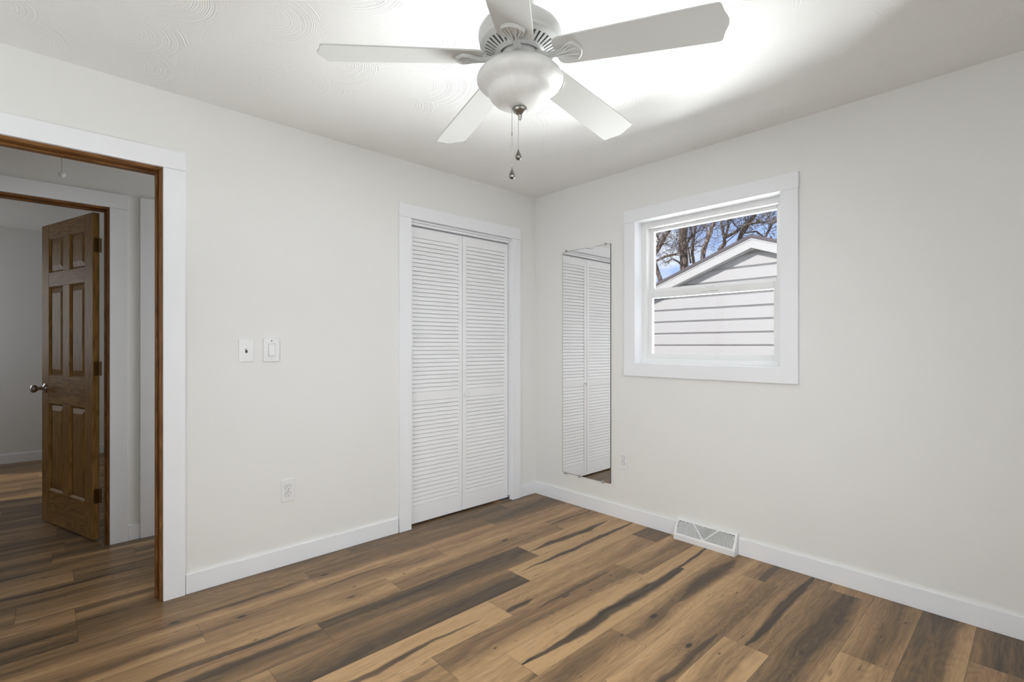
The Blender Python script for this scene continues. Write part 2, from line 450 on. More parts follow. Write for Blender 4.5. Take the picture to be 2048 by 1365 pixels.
# bedroom: closet wall (left in view), window wall (right in view), two walls behind the camera
WT = 0.115
OP_DOOR = (-3.386, -2.540, 0.0, 2.075)        # bedroom doorway rough opening
OP_CLOS = (-1.200, -0.262, 0.0, 2.075)
wall('wall_left', 'y', 0.0, WT, -3.62, 0.0, [OP_DOOR, OP_CLOS])
WIN = (-1.888, -0.967, 1.097, 2.065)
wall('wall_right', 'x', 0.0, 0.16, -3.55, 0.82, [WIN])
wall('wall_back', 'y', -3.55, -3.40, -3.62, 0.0, [(-2.8, -1.1, 0.87, 2.03)])
wall('wall_side', 'x', -3.62, -3.50, -3.40, 0.0, [(-2.4, -1.1, 0.80, 1.80)])
wall('wall_bounce_absorber', 'x', 0.1601, 0.175, -3.55, 0.82, [WIN], m=paint('bounce_absorber_brown', (.035, .03, .028), .8))  # unseen dark sheet added outside to soak up lamp bounce onto the garage
# hall and the far bedroom
HY = 1.034
OP_FAR = (-3.498, -2.665, 0.0, 2.072)
wall('wall_hall', 'y', HY, HY + WT, -4.8, -1.25, [OP_FAR])
wall('wall_hall_end', 'x', -1.35, -1.25, WT, HY, [])
wall('wall_hall_left', 'x', -4.8, -4.7, WT, HY, [])
wall('wall_hall_near', 'y', 0.0, WT, -4.8, -3.62, [])
wall('wall_far', 'y', 4.42, 4.52, -4.9, -2.0, [])
wall('wall_far_left', 'x', -4.9, -4.8, HY + WT, 4.42, [(3.1, 4.3, 0.9, 2.1)])
wall('wall_far_right', 'x', -2.05, -1.95, HY + WT, 4.42, [])
wall('wall_closet', 'y', 0.72, 0.82, -1.25, 0.0, [])
struct(MB().box(-5.0, 0.16, -3.55, 4.6, H, H + 0.2).build('ceiling', M_CEIL))

M_SKYBLOCK = paint('sky_block_shingle', (.08, .075, .07), .9, .3, 40)
rf_ = MB().prism([(.60, -7, 2.645), (-3.2, -7, 3.95), (-7.0, -7, 2.645)], (0, 15.5, 0)).build('sky_block_roof', M_SKYBLOCK); struct(rf_)  # unseen gable over the house, added to block sky light on the garage
ex = MB().box(.02, .175, .821, 8.4, -.6, 2.64).box(.02, .175, -6.9, -3.551, -.6, 2.64).box(.02, .175, -3.551, .821, -.6, -.001)  # unseen outer walls, added to block more of the sky
struct(ex.build('sky_block_wall', paint('sky_block_dark', (.035, .03, .028), .8)))

# floor: one mesh, one face per plank, tones per plank
L = 1.216
D0 = dict(t0=.35, t1=.4, t2=.35, su=0, sv=.09, sl=.3, sw=.0, ss=0, ku=0, kv=.09, ks=0)
ROWJ = {0: -1.64, 1: -.728, 2: -.04, 3: -.444, 4: -.872, 5: -1.126, 6: -.2, 7: -.64, 8: -.412, 9: -1.178, 10: -.2535, 11: -.88, 12: -.16, 13: -.645, 14: -1.0, 15: -.35,
        -1: -2.857, -2: -3.056, -4: -2.850, -5: -2.572, -7: -2.873, 12: -.098}
# hand-read planks: (row, index of the joint at the plank's right end counted from the room's right) -> tones and marks
PL = {
 (0, -1.64): dict(t0=.62, t1=.58, t2=.45), (0, -.424): dict(t0=.72, t1=.68, t2=.6),
 (1, -1.943): dict(t0=.45, t1=.45, t2=.05, ku=.62, kv=.10, ks=1, su=.9, sv=.09, sl=.3, sw=.012, ss=.7),
 (1, -.728): dict(t0=.6, t1=.6, t2=.15, ku=.07, kv=.10, ks=1),
 (1, .488): dict(t0=.75, t1=.7, t2=.5),
 (2, -2.472): dict(t0=.25, t1=.55, t2=.1), (2, -1.256): dict(t0=.2, t1=.5, t2=.2, ku=.16, kv=.07, ks=1, su=.7, sv=.05, sl=.5, sw=.010, ss=.6),
 (2, -.04): dict(t0=.35, t1=.3, t2=.12), (2, 1.176): dict(t0=.3, t1=.4, t2=.3),
 (3, -2.876): dict(t0=.5, t1=.3, t2=.2), (3, -1.66): dict(t0=.25, t1=.2, t2=.35, su=.3, sv=.14, sl=.45, sw=.025, ss=.9, ku=1.0, kv=.06, ks=.8),
 (3, -.444): dict(t0=.1, t1=.5, t2=.45, ku=.80, kv=.05, ks=1), (3, .772): dict(t0=.3, t1=.4, t2=.3, su=.2, sv=.06, sl=.3, sw=.016, ss=.8),
 (4, -2.088): dict(t0=.35, t1=.65, t2=.5, su=.8, sv=.06, sl=.5, sw=.03, ss=.7), (4, -.872): dict(t0=.85, t1=.75, t2=.5, su=.7, sv=.05, sl=.5, sw=.012, ss=.8),
 (4, .344): dict(t0=.05, t1=.1, t2=.05, su=.38, sv=.10, sl=.40, sw=.030, ss=1),
 (5, -2.342): dict(t0=.3, t1=.35, t2=.3), (5, -1.126): dict(t0=.45, t1=.75, t2=.9), (5, .09): dict(t0=.05, t1=.08, t2=.1, su=.62, sv=.07, sl=.6, sw=.022, ss=1),
 (6, -2.632): dict(t0=.3, t1=.2, t2=.2), (6, -1.416): dict(t0=.02, t1=.1, t2=.12, su=.55, sv=.10, sl=.55, sw=.018, ss=.85),
 (6, -.2): dict(t0=.25, t1=.28, t2=.35, su=.06, sv=.14, sl=.12, sw=.02, ss=.9), (6, 1.016): dict(t0=.75, t1=.7, t2=.6),
 (7, -1.856): dict(t0=.1, t1=.35, t2=.4, su=1.05, sv=.06, sl=.2, sw=.02, ss=.6), (7, -.64): dict(t0=.45, t1=.55, t2=.05, ku=.75, kv=.045, ks=.8, su=.85, sv=.03, sl=.3, sw=.016, ss=.7),
 (7, .576): dict(t0=.05, t1=.45, t2=.5),
 (8, -1.628): dict(t0=.1, t1=.15, t2=.5), (8, -.412): dict(t0=.02, t1=.03, t2=.05, su=.72, sv=.10, sl=.75, sw=.045, ss=1, ku=.5, kv=.11, ks=.6),
 (8, .804): dict(t0=.05, t1=.08, t2=.05, su=.1, sv=.08, sl=.5, sw=.012, ss=1),
 (9, -1.178): dict(t0=.4, t1=.5, t2=.15), (9, .038): dict(t0=.25, t1=.6, t2=.02, ku=.22, kv=.075, ks=1, su=.75, sv=.08, sl=.35, sw=.05, ss=.7),
 (10, -1.47): dict(t0=.3, t1=.3, t2=.2), (10, -.2535): dict(t0=.05, t1=.3, t2=.55, ku=.42, kv=.11, ks=1, su=.3, sv=.15, sl=.3, sw=.02, ss=.7),
 (10, .962): dict(t0=.4, t1=.5, t2=.4, su=.1, sv=.1, sl=.2, sw=.03, ss=.7),
 (11, -.88): dict(t0=.1, t1=.45, t2=.02), (11, .336): dict(t0=.4, t1=.45, t2=.5, su=.45, sv=.09, sl=.5, sw=.03, ss=.9),
 (12, -.098): dict(t0=.55, t1=.8, t2=.4, ku=.55, kv=.08, ks=.8, su=.85, sv=.07, sl=.4, sw=.03, ss=.6), (12, 1.118): dict(t0=.2, t1=.3, t2=.3),
 (13, -.645): dict(t0=.05, t1=.35, t2=.3), (13, .571): dict(t0=.4, t1=.6, t2=.35),
 (14, -1.0): dict(t0=.5, t1=.5, t2=.4), (14, .216): dict(t0=.7, t1=.75, t2=.1), (15, -.35): dict(t0=.3, t1=.4, t2=.5), (15, .866): dict(t0=.5, t1=.85, t2=.7),
}
fv, ff, fuv, fat = [], [], [], []
XL, XR = -4.9, 0.0
for k in range(-25, 20):
    y1 = 0.0144 - PW * k; y0 = y1 - PW
    j = ROWJ.get(k, -random.random() * L)
    while j > XL: j -= L
    while j < XR:
        x0, x1 = max(j, XL), min(j + L, XR)
        rj = j + L
        d = dict(D0)
        d.update(t0=random.uniform(.1, .7), t1=random.uniform(.2, .75), t2=random.uniform(.1, .7))
        if random.random() < .5: d.update(su=random.uniform(.2, 1), sv=random.uniform(.04, .14), sl=random.uniform(.2, .5), sw=random.uniform(.01, .03), ss=random.uniform(.5, .9))
        for (kk, rr), q in PL.items():
            if kk == k and abs(rr - rj) < 0.08:
                d = dict(D0); d.update(q)
        d['seed'] = random.uniform(0, 80); d['plen'] = L
        b = len(fv)
        fv += [(x0, y0, 0), (x1, y0, 0), (x1, y1, 0), (x0, y1, 0)]
        ff.append((b, b + 1, b + 2, b + 3))
        fuv += [(x0 - j, PW), (x1 - j, PW), (x1 - j, 0), (x0 - j, 0)]
        fat.append(d)
        j += L
me = bpy.data.meshes.new('floor'); me.from_pydata(fv, [], ff)
uvl = me.uv_layers.new(name='UVMap')
for i, q in enumerate(fuv): uvl.data[i].uv = q
for key in list(D0) + ['seed', 'plen']:
    a = me.attributes.new(key, 'FLOAT', 'FACE')
    a.data.foreach_set('value', [q[key] for q in fat])
me.materials.append(M_FLOOR)
fl = bpy.data.objects.new('floor', me); col.objects.link(fl); struct(fl)
# ------------------------------------------------------------------ baseboards
BB, BT = 0.096, 0.013
def base(name, x0, x1, y0, y1):
    return struct(MB().box(x0, x1, y0, y1, 0.0, BB).build(name, M_TRIM, bevel=0.002))
CW, CT = 0.089, 0.018                        # casing width and thickness
base('baseboard_left', -2.456, -1.285, -BT, 0)
base('baseboard_corner', -0.184, 0, -BT, 0)
b = MB().box(-BT, 0, -1.280, -BT, 0, BB).box(-BT, 0, -3.40, -1.662, 0, BB)
struct(b.build('baseboard_right', M_TRIM, bevel=0.002))
base('baseboard_back', -3.5, 0, -3.40, -3.40 + BT)
base('baseboard_hall', -2.583, -2.523, HY - BT, HY)
base('baseboard_far', -4.8, -2.05, 4.42 - BT, 4.42)

# ------------------------------------------------------------------ casings (flat boards, header over legs)
def casing_y(name, xl, xr, zt, yf, side=-1, legs=(1, 1), xtra=0.0015):
    """casing on a wall facing -y (side -1) round an opening xl..xr, zt"""
    e = empty(name, ((xl + xr) / 2, yf, 0)); struct(e)
    y0, y1 = yf, yf + side * CT
    if legs[0]: MB().box(xl - CW, xl, y0, y1, 0, zt).build('left_leg', M_TRIM, e, bevel=0.0015)
    if legs[1]: MB().box(xr, xr + CW, y0, y1, 0, zt).build('right_leg', M_TRIM, e, bevel=0.0015)
    MB().box(xl - CW - .002, xr + CW + .002, y0, y1 + side * xtra, zt + 0.0008, zt + 0.0888).build('header', M_TRIM, e, bevel=0.0015)
    return e
casing_y('trim_1', -3.378, -2.548, 2.067, 0.0)
casing_y('trim_2', -1.190, -0.273, 2.064, 0.0)
casing_y('trim_3', -3.490, -2.673, 2.063, HY)
struct(MB().box(-2.523, -2.434, HY - CT, HY, 0, 2.154).build('trim_4', M_TRIM, bevel=.0015))
struct(MB().box(-1.672, -1.583, HY - CT, HY, 0, 2.154).build('trim_5', M_TRIM, bevel=.0015))
struct(MB().box(-2.4335, -1.6725, HY - CT, HY, 2.065, 2.154).build('trim_6', M_TRIM, bevel=.0015))

# ------------------------------------------------------------------ stained door jambs
def jamb(name, xl, xr, zt, y0, y1, stop_y):
    e = empty(name, ((xl + xr) / 2, y0, 0)); struct(e)
    T = 0.019
    for nm, a, b in (('left_jamb', xl - T, xl), ('right_jamb', xr, xr + T)):
        MB().box(a, b, y0, y1, 0, zt).build(nm, M_JAMBV, e, bevel=0.002)
    MB().box(xl - T, xr + T, y0, y1, zt, zt + T).build('head_jamb', M_JAMBH, e, bevel=0.002)
    s = 0.010
    MB().box(xl, xl + s, stop_y, stop_y + .034, 0, zt - s).build('door_stop', M_JAMBV, e, bevel=0.003)
    MB().box(xr - s, xr, stop_y, stop_y + .034, 0, zt - s).build('door_stop', M_JAMBV, e, bevel=0.003)
    MB().box(xl, xr, stop_y, stop_y + .034, zt - s, zt).build('door_stop', M_JAMBH, e, bevel=0.003)
    return e
j1 = jamb('door_4', -3.366, -2.560, 2.055, -0.001, WT + .001, 0.040)
MB().box(-2.5615, -2.5595, 0.008, 0.033, 0.90, 0.957).build('strike_plate', M_BRASS, j1)
jamb('door_5', -3.478, -2.685, 2.052, HY - .001, HY + WT + .001, HY + 0.072 - .034)
# white closed door in the second hall doorway
d6 = empty('door_6', (-2.05, HY + .03, 0)); struct(d6)
MB().box(-2.433, -1.673, HY + .0, HY + .035, 0.012, 2.062).build('door_slab', M_DOORW, d6, bevel=.002)
# (its opening sits flush in the hall wall)

# ------------------------------------------------------------------ open oak six-panel door of the far bedroom (door_1)
door = empty('door_1', (-2.7125, HY + WT + .006, 0)); struct(door)
DW, DT, DB, DTp = 0.762, 0.035, 0.012, 2.045
ang = math.atan2(0.731, -0.235) - PI         # from closed (-x) to its open position
# build closed along -x in local space (hinge edge at x=0, hall face towards -y), then turn the empty
def loc(mb, name, m, bevel=0.0, parent=door, smooth=False):
    return mb.build(name, m, parent, bevel=bevel, local=True, smooth=smooth)
Y0, Y1 = -DT, 0.0
st, mu = 0.112, 0.10
pw = (DW - 2 * st - mu) / 2
rows = [(0.235, 0.825), (1.012, 1.618), (1.715, 1.950)]
loc(MB().box(-st, 0, Y0, Y1, DB, DTp), 'stile', M_OAKV, .002)
loc(MB().box(-DW, -DW + st, Y0, Y1, DB, DTp), 'stile', M_OAKV, .002)
for z0, z1 in ((DB, rows[0][0]), (rows[0][1], rows[1][0]), (rows[1][1], rows[2][0]), (rows[2][1], DTp)):
    loc(MB().box(-DW + st, -st, Y0 + .0005, Y1 - .0005, z0, z1), 'rail', M_OAKH, .002)
for z0, z1 in rows:
    loc(MB().box(-st - pw - mu, -st - pw, Y0 + .0005, Y1 - .0005, z0, z1), 'mullion', M_OAKV, .002)
    for xa in (-st - pw, -DW + st):
        xb = xa + pw
        mb = MB()
        mb.box(xa, xb, -DT / 2 - .004, -DT / 2 + .004, z0, z1)
        for s, yf in ((-1, -DT / 2 - .004), (1, -DT / 2 + .004)):   # raised field with sloped border
            g, r = .012, .045
            h_ = .0095 * s
            q = [(xa + g, yf, z0 + g), (xb - g, yf, z0 + g), (xb - g, yf, z1 - g), (xa + g, yf, z1 - g)]
            p = [(xa + r, yf + h_, z0 + r), (xb - r, yf + h_, z0 + r), (xb - r, yf + h_, z1 - r), (xa + r, yf + h_, z1 - r)]
            mb.add(q + p, [(4, 5, 6, 7)] + [(i, (i + 1) % 4, 4 + (i + 1) % 4, 4 + i) for i in range(4)])
            # sticking: small ogee moulding round the panel
            for A, B in (((xa, z0), (xb, z0)), ((xb, z0), (xb, z1)), ((xb, z1), (xa, z1)), ((xa, z1), (xa, z0))):
                cx_, cz_ = (xa + xb) / 2, (z0 + z1) / 2
                ins = lambda P_: (P_[0] + (.012 if P_[0] < cx_ else -.012), P_[1] + (.012 if P_[1] < cz_ else -.012))
                A2, B2 = ins(A), ins(B)
                yo = -DT + .001 if s < 0 else -.001
                mb.add([(A[0], yo, A[1]), (B[0], yo, B[1]), (B2[0], yf + h_ * .2, B2[1]), (A2[0], yf + h_ * .2, A2[1])], [(0, 1, 2, 3)])
        loc(mb, 'panel', M_OAKV)
kz = 0.926
for s in (-1, 1):
    yb = -DT if s < 0 else 0.0
    kn = MB().lathe([(0, 0), (.032, 0), (.032, .006), (.024, .011), (.012, .016), (.0105, .034), (.0135, .042), (.024, .050), (.0275, .060), (.026, .070), (.018, .077), (0, .079)],
                    (-DW + .060, yb, kz), 28, (0, s, 0))
    loc(kn, 'door_knob', M_NICKEL, smooth=True)
for hz_ in (0.235, 1.03, 1.80):
    hm = MB().box(-.0005, .0012, -.031, -.002, hz_, hz_ + .089).lathe([(.005, 0), (.005, .089)], (.004, .004, hz_), 12)
    loc(hm, 'hinge', M_BRASS)
door.rotation_euler = (0, 0, ang)

# ------------------------------------------------------------------ closet bifold doors (door_2) and track
bf = empty('door_2', (-0.731, 0.03, 0)); struct(bf)
LZ0, LZ1 = 0.013, 2.022
def louvre_leaf(xa, xb, knob):
    y0, y1 = 0.030, 0.058
    sw = 0.034
    lf = MB().box(xa, xa + sw, y0, y1, LZ0, LZ1).box(xb - sw, xb, y0, y1, LZ0, LZ1)
    for z0, z1 in ((LZ0, .131), (.840, .901), (1.952, LZ1)):
        lf.box(xa + sw, xb - sw, y0 + .001, y1 - .001, z0, z1)
    leaf = lf.build('door_leaf', M_DOORW, bf, bevel=.0015)
    def slats(z0, z1, nsl):
        mb = MB(); p = (z1 - z0) / nsl
        for i in range(nsl):
            zb = z0 + i * p + .0015                       # lower edge stands forward, top edge leans back, open gap above
            zt2 = zb + p - .0032
            mb.prism([(xa + sw - .002, y0 + .0025, zb), (xa + sw - .002, y0 + .0095, zb), (xa + sw - .002, y0 + .0130, zt2), (xa + sw - .002, y0 + .0060, zt2)], (xb - xa - 2 * sw + .004, 0, 0))
        mb.build('louvres', M_DOORW, leaf)
    MB().box(xa + sw - .002, xb - sw + .002, y0 + .0225, y0 + .0265, .125, 1.958).build('light_block_panel', M_DOORW, leaf)  # added panel behind the slats, keeps light out of the closet
    slats(.131, .840, 25); slats(.901, 1.952, 37)
    if knob:
        MB().lathe([(0, 0), (.006, 0), (.006, .008), (.012, .013), (.0145, .019), (.012, .025), (0, .027)], (xa + .017, y0, .865), 20, (0, -1, 0)).build('knob', M_DOORW, leaf, smooth=True)
louvre_leaf(-1.186, -0.733, False)
louvre_leaf(-0.7295, -0.2800, True)
tk = MB().box(-1.186, -.277, .004, .020, 2.0480, 2.0612).box(-1.186, -.277, .010, .034, 2.0300, 2.0462)
tk.build('track', M_TRIM, bf)
MB().box(-1.196, -.264, .062, .09, 2.0, 2.074).build('track_backing', M_TRIM, bf)
MB().box(-.345, -.276, .016, .050, .001, .006).box(-.281, -.276, .016, .050, .006, .03).build('floor_bracket', M_SCREW, bf)
# closet jambs
cj = empty('door_7', (-0.731, 0.0, 0)); struct(cj)
MB().box(-1.199, -1.188, .0, WT, 0, 2.064).build('left_jamb', M_TRIM, cj)
MB().box(-.275, -.263, .0, WT, 0, 2.064).build('right_jamb', M_TRIM, cj)
MB().box(-1.199, -.263, .0, WT, 2.064, 2.074).build('head_jamb', M_TRIM, cj)

# ------------------------------------------------------------------ window_1
wn = empty('window_1', (0, -1.4275, 1.097)); struct(wn)
ya, yb, za, zb = WIN
# interior casing
MB().box(-CT, 0, yb, yb + CW - .003, za, zb).build('casing_side', M_TRIM, wn, bevel=.0015)
MB().box(-CT, 0, ya - CW, ya, za, zb).build('casing_side', M_TRIM, wn, bevel=.0015)
MB().box(-CT - .003, 0, ya - CW - .003, yb + CW - .003, zb, zb + .088).build('casing_head', M_TRIM, wn, bevel=.0015)
MB().box(-CT - .003, 0, ya - CW - .001, yb + CW - .002, za - .087, za).build('casing_apron', M_TRIM, wn, bevel=.0015)
# jamb extension boards
jb = .002
mb = MB().box(-.004, .072, yb - jb, yb, za, zb).box(-.004, .072, ya, ya + jb, za, zb).box(-.004, .072, ya, yb, zb - jb, zb).box(-.004, .072, ya, yb, za, za + jb)
mb.build('jamb_extension', M_TRIM, wn)
# vinyl frame
def ring(mb, x0, x1, y0, y1, z0, z1, l, r, t_, b_):
    mb.box(x0, x1, y1 - l, y1, z0, z1).box(x0, x1, y0, y0 + r, z0, z1)
    mb.box(x0, x1, y0 + r, y1 - l, z1 - t_, z1).box(x0, x1, y0 + r, y1 - l, z0, z0 + b_)
    return mb
mb = ring(MB(), .072, .155, ya, yb, za, zb, .036, .036, .038, .034)
mb.build('window_frame', M_VINYL, wn, bevel=.002)
SY0, SY1 = ya + .034, yb - .034
ls = ring(MB(), .090, .118, SY0, SY1, za + .032, 1.588, .034, .036, .044, .034).build('lower_sash', M_VINYL, wn, bevel=.003)
us = ring(MB(), .121, .149, SY0, SY1, 1.572, zb - .034, .030, .030, .024, .040).build('upper_sash', M_VINYL, wn, bevel=.003)
MB().box(.102, .105, SY0 + .03, SY1 - .03, za + .06, 1.55).build('glass_pane', M_GLASS, ls)
MB().box(.134, .137, SY0 + .025, SY1 - .025, 1.60, zb - .052).build('glass_pane', M_GLASS, us)
MB().box(.0893, .0905, -1.50, -1.385, 1.5605, 1.5645).build('finger_groove', M_CLIP, ls)
MB().box(.094, .112, -1.475, -1.41, 1.588, 1.598).build('sash_lock', M_VINYL, ls, bevel=.003)
# unseen window behind the camera, built to go with the rear fill lamp
w2 = empty('window_2', (-1.95, -3.40, .87)); struct(w2)
ring2 = MB()
for a in ((-2.8, -2.75, .87, 2.03), (-1.15, -1.1, .87, 2.03), (-2.75, -1.15, 1.98, 2.03), (-2.75, -1.15, .87, .92)):
    ring2.box(a[0], a[1], -3.50, -3.46, a[2], a[3])
ring2.build('window_frame', M_VINYL, w2)
MB().box(-2.75, -1.15, -3.482, -3.478, .92, 1.98).build('glass_pane', M_GLASS, w2)
w4 = empty('side_fill_window', (-3.5, -1.75, .8)); struct(w4)  # unseen window added to go with the side fill lamp
ring4 = MB()
for a in ((-2.4, -2.35, .8, 1.8), (-1.15, -1.1, .8, 1.8), (-2.35, -1.15, 1.75, 1.8), (-2.35, -1.15, .8, .85)):
    ring4.box(-3.60, -3.56, a[0], a[1], a[2], a[3])
ring4.build('window_frame', M_VINYL, w4)
MB().box(-3.582, -3.578, -2.35, -1.15, .85, 1.75).build('glass_pane', M_GLASS, w4)
w3 = empty('window_3', (-4.8, 3.7, .9)); struct(w3)
ring3 = MB()
for a in ((3.1, 3.15, .9, 2.1), (4.25, 4.3, .9, 2.1), (3.15, 4.25, 2.05, 2.1), (3.15, 4.25, .9, .95)):
    ring3.box(-4.87, -4.83, a[0], a[1], a[2], a[3])
ring3.build('window_frame', M_VINYL, w3)
MB().box(-4.852, -4.848, 3.15, 4.25, .95, 2.05).build('glass_pane', M_GLASS, w3)

# ------------------------------------------------------------------ wall mirror
mr = tag(empty('wall_mirror', (0, -.532, .229)), 'tall narrow frameless mirror hung by clips between the closet and the window', 'mirror')
my0, my1, mz0, mz1 = -.759, -.305, .229, 1.951
# outline with clipped top corner and a nick in the top edge
top = [(my0, mz1), (-.56, mz1 - .002), (-.575, mz1 - .006), (-.60, mz1 - .006), (-.62, mz1 - .001), (-.64, mz1)]
outl = [(my1, mz0), (my1, mz1 - .012), (my1 - .008, mz1 - .002), (-.54, mz1 - .001), (-.565, mz1 - .010), (-.60, mz1 - .011), (-.625, mz1 - .001), (my0, mz1 + .001), (my0, mz0)]
MB().prism([(-.0005, y, z) for y, z in outl], (-.0055, 0, 0)).build('dark_edge', M_MEDGE, mr)
g_ = .0022
inn = [(y + (g_ if y < -.5 else -g_), z + (g_ if z < 1 else -g_)) for y, z in outl]
MB().prism([(-.0061, y, z) for y, z in inn], (-.0003, 0, 0)).build('mirror_glass', M_MIRROR, mr)
for y, z, s in ((-.342, mz1, 1), (-.715, mz1, 1), (-.332, mz0, -1), (-.475, mz0, -1), (-.690, mz0, -1)):
    c_ = MB().box(-.011, -.0066, y - .007, y + .007, z - .009 * s, z + .010 * s).box(-.011, 0, y - .007, y + .007, z + .002 * s, z + .010 * s)
    cl = c_.build('clip', M_CLIP, mr, bevel=.001)
    MB().lathe([(0, 0), (.0035, 0), (.0035, .002), (0, .003)], (-.011, y, z + .006 * s), 10, (-1, 0, 0)).build('screw', M_SCREW, cl)

# ------------------------------------------------------------------ switches and outlets
def plate_y(e, x0, x1, z0, z1, t_=.006):
    MB().box(x0, x1, -t_, -.0002, z0, z1).build('cover_plate', M_PLASTIC, e, bevel=.0025)
def screw_y(e, x, z, y=-.006, m=M_SCREW):
    MB().lathe([(0, 0), (.0035, 0), (.003, .0012), (0, .0016)], (x, y, z), 12, (0, -1, 0)).build('screw', m, e)
s1 = tag(empty('light_switch', (-2.1845, 0, 1.132)), 'white wall plate with small toggle switch, nearer the doorway', 'light switch')
plate_y(s1, -2.221, -2.148, 1.132, 1.251)
MB().box(-2.190, -2.179, -.0066, -.0055, 1.1795, 1.2035).build('toggle_slot', M_SLOT, s1)
tg = MB().box(-2.189, -2.180, -.019, -.004, 1.195, 1.203)
tg.build('toggle', M_PLASTIC, s1, bevel=.001)
screw_y(s1, -2.1845, 1.222, m=M_PLASTIC); screw_y(s1, -2.1845, 1.1615, m=M_PLASTIC)
s2 = tag(empty('light_switch', (-2.060, 0, 1.131)), 'white wall plate with wide rocker paddle, farther from the doorway', 'light switch')
plate_y(s2, -2.101, -2.019, 1.131, 1.259, .009)
fr_ = MB().box(-2.0775, -2.0425, -.0095, -.008, 1.1605, 1.2285).build('paddle_surround', M_CLIP, s2)
pd = MB().prism([(-2.0755, -.010, 1.163), (-2.0755, -.016, 1.163), (-2.0755, -.0105, 1.226), (-2.0755, -.009, 1.226)], (.031, 0, 0))
pd.build('rocker_paddle', M_PLASTIC, s2, bevel=.001)
screw_y(s2, -2.060, 1.2435, -.009, m=M_SLOT); screw_y(s2, -2.060, 1.146, -.009, m=M_PLASTIC)

def outlet(name, label, origin, rz):
    """duplex outlet; local frame: plate in the xz plane facing -y"""
    e = tag(empty(name, origin, rz), label, 'outlet', None)
    W_, H_ = .0365, .0615
    MB().box(-W_, W_, -.006, -.0002, -H_, H_).build('cover_plate', M_PLASTIC, e, bevel=.0025, local=True)
    for s in (-1, 1):
        cz = s * .0195
        prof = []
        for i in range(24):
            a = 2 * PI * i / 24
            prof.append((.0165 * math.cos(a), -.0061, cz + max(-.0125, min(.0125, .0165 * math.sin(a)))))
        rim = MB().prism([(x * 1.08, y + .0004, cz + (z - cz) * 1.08) for x, y, z in prof], (0, -.0006, 0)).build('receptacle_gap', M_SLOT, e, local=True)
        f_ = MB().prism(prof, (0, -.0018, 0)).build('receptacle', M_PLASTIC, e, local=True)
        sl_ = MB().box(-.0072, -.0050, -.0083, -.0075, cz - .001, cz + .0075).box(.0050, .0070, -.0083, -.0075, cz - .000, cz + .0065)
        sl_.lathe([(0, 0), (.0023, 0), (.0023, .0008), (0, .0008)], (0, -.0075, cz - .0075), 10, (0, -1, 0))
        sl_.build('slots', M_SLOT, f_, local=True)
    MB().lathe([(0, 0), (.003, 0), (.0025, .001), (0, .0013)], (0, -.006, 0), 10, (0, -1, 0)).build('screw', M_SCREW, e, local=True)
    return e
outlet('wall_outlet', 'white duplex outlet low on the closet wall below the switches', (-1.9725, 0, .4115), 0)
outlet('wall_outlet', 'white duplex outlet beside the mirror on the window wall', (0, -.863, .4125), -PI / 2)

# ------------------------------------------------------------------ baseboard register
vt = tag(empty('floor_register', (0, -1.471, 0)), 'white metal baseboard vent with fanned arc louvres under the window wall', 'vent')
va, vb = -1.6615, -1.2805
front, topx, zf, zt = -.066, -.017, .030, .121
body = MB()
# lower lip, ends, top cap
body.box(front + .0002, front + .003, va + .003, vb - .003, 0.0005, zf)
for y in (va, vb - .003):
    body.prism([(front, y, .0005), (front, y, zf), (topx, y, zt), (-.0008, y, zt), (-.0008, y, .0005)], (0, .003, 0))
body.box(topx, -.0008, va + .003, vb - .003, zt - .003, zt - .0001)
fd = Vector((topx - front, 0, zt - zf)); flen = fd.length; fu = fd.normalized()
nrm = Vector((-fu.z, 0, fu.x))               # outward
def face_pt(s, t_, d_=0.0):
    p = Vector((front, -1.471, zf)) + Vector((0, -1, 0)) * s + fu * t_ + nrm * d_
    return p
hw = (vb - va) / 2
def face_bar(mb, s0, t0_, s1, t1_, w_, th=.003):
    a, b = Vector((s0, t0_)), Vector((s1, t1_)); q = (b - a).normalized(); q = Vector((-q.y, q.x)) * w_ / 2
    ps = [face_pt(*(a - q)), face_pt(*(b - q)), face_pt(*(b + q)), face_pt(*(a + q))]
    mb.prism(ps, nrm * -th)
for s0, t0_, s1, t1_, w_ in ((-hw + .003, .006, hw - .003, .006, .012), (-hw + .003, flen - .006, hw - .003, flen - .006, .012), (-hw + .0085, .012, -hw + .0085, flen - .012, .011), (hw - .0085, .012, hw - .0085, flen - .012, .011)):
    face_bar(body, s0, t0_, s1, t1_, w_)
body.build('register_body', M_PLASTIC, vt)
rb = MB()
for sg, od in ((-1, .0004), (1, .0007)):
    a_, b_ = Vector((sg * .002, .012)), Vector((sg * .077, flen - .012)); q_ = (b_ - a_).normalized(); q_ = Vector((-q_.y, q_.x)) * .003
    rb.prism([face_pt(*(a_ - q_), od), face_pt(*(b_ - q_), od), face_pt(*(b_ + q_), od), face_pt(*(a_ + q_), od)], nrm * -.004)
rb.prism([face_pt(-.012, .0118, .001), face_pt(.012, .0118, .001), face_pt(.005, .020, .001), face_pt(-.005, .020, .001)], nrm * -.004)
rb.build('divider_rib', M_PLASTIC, vt)
fins = MB()
r_ = .016
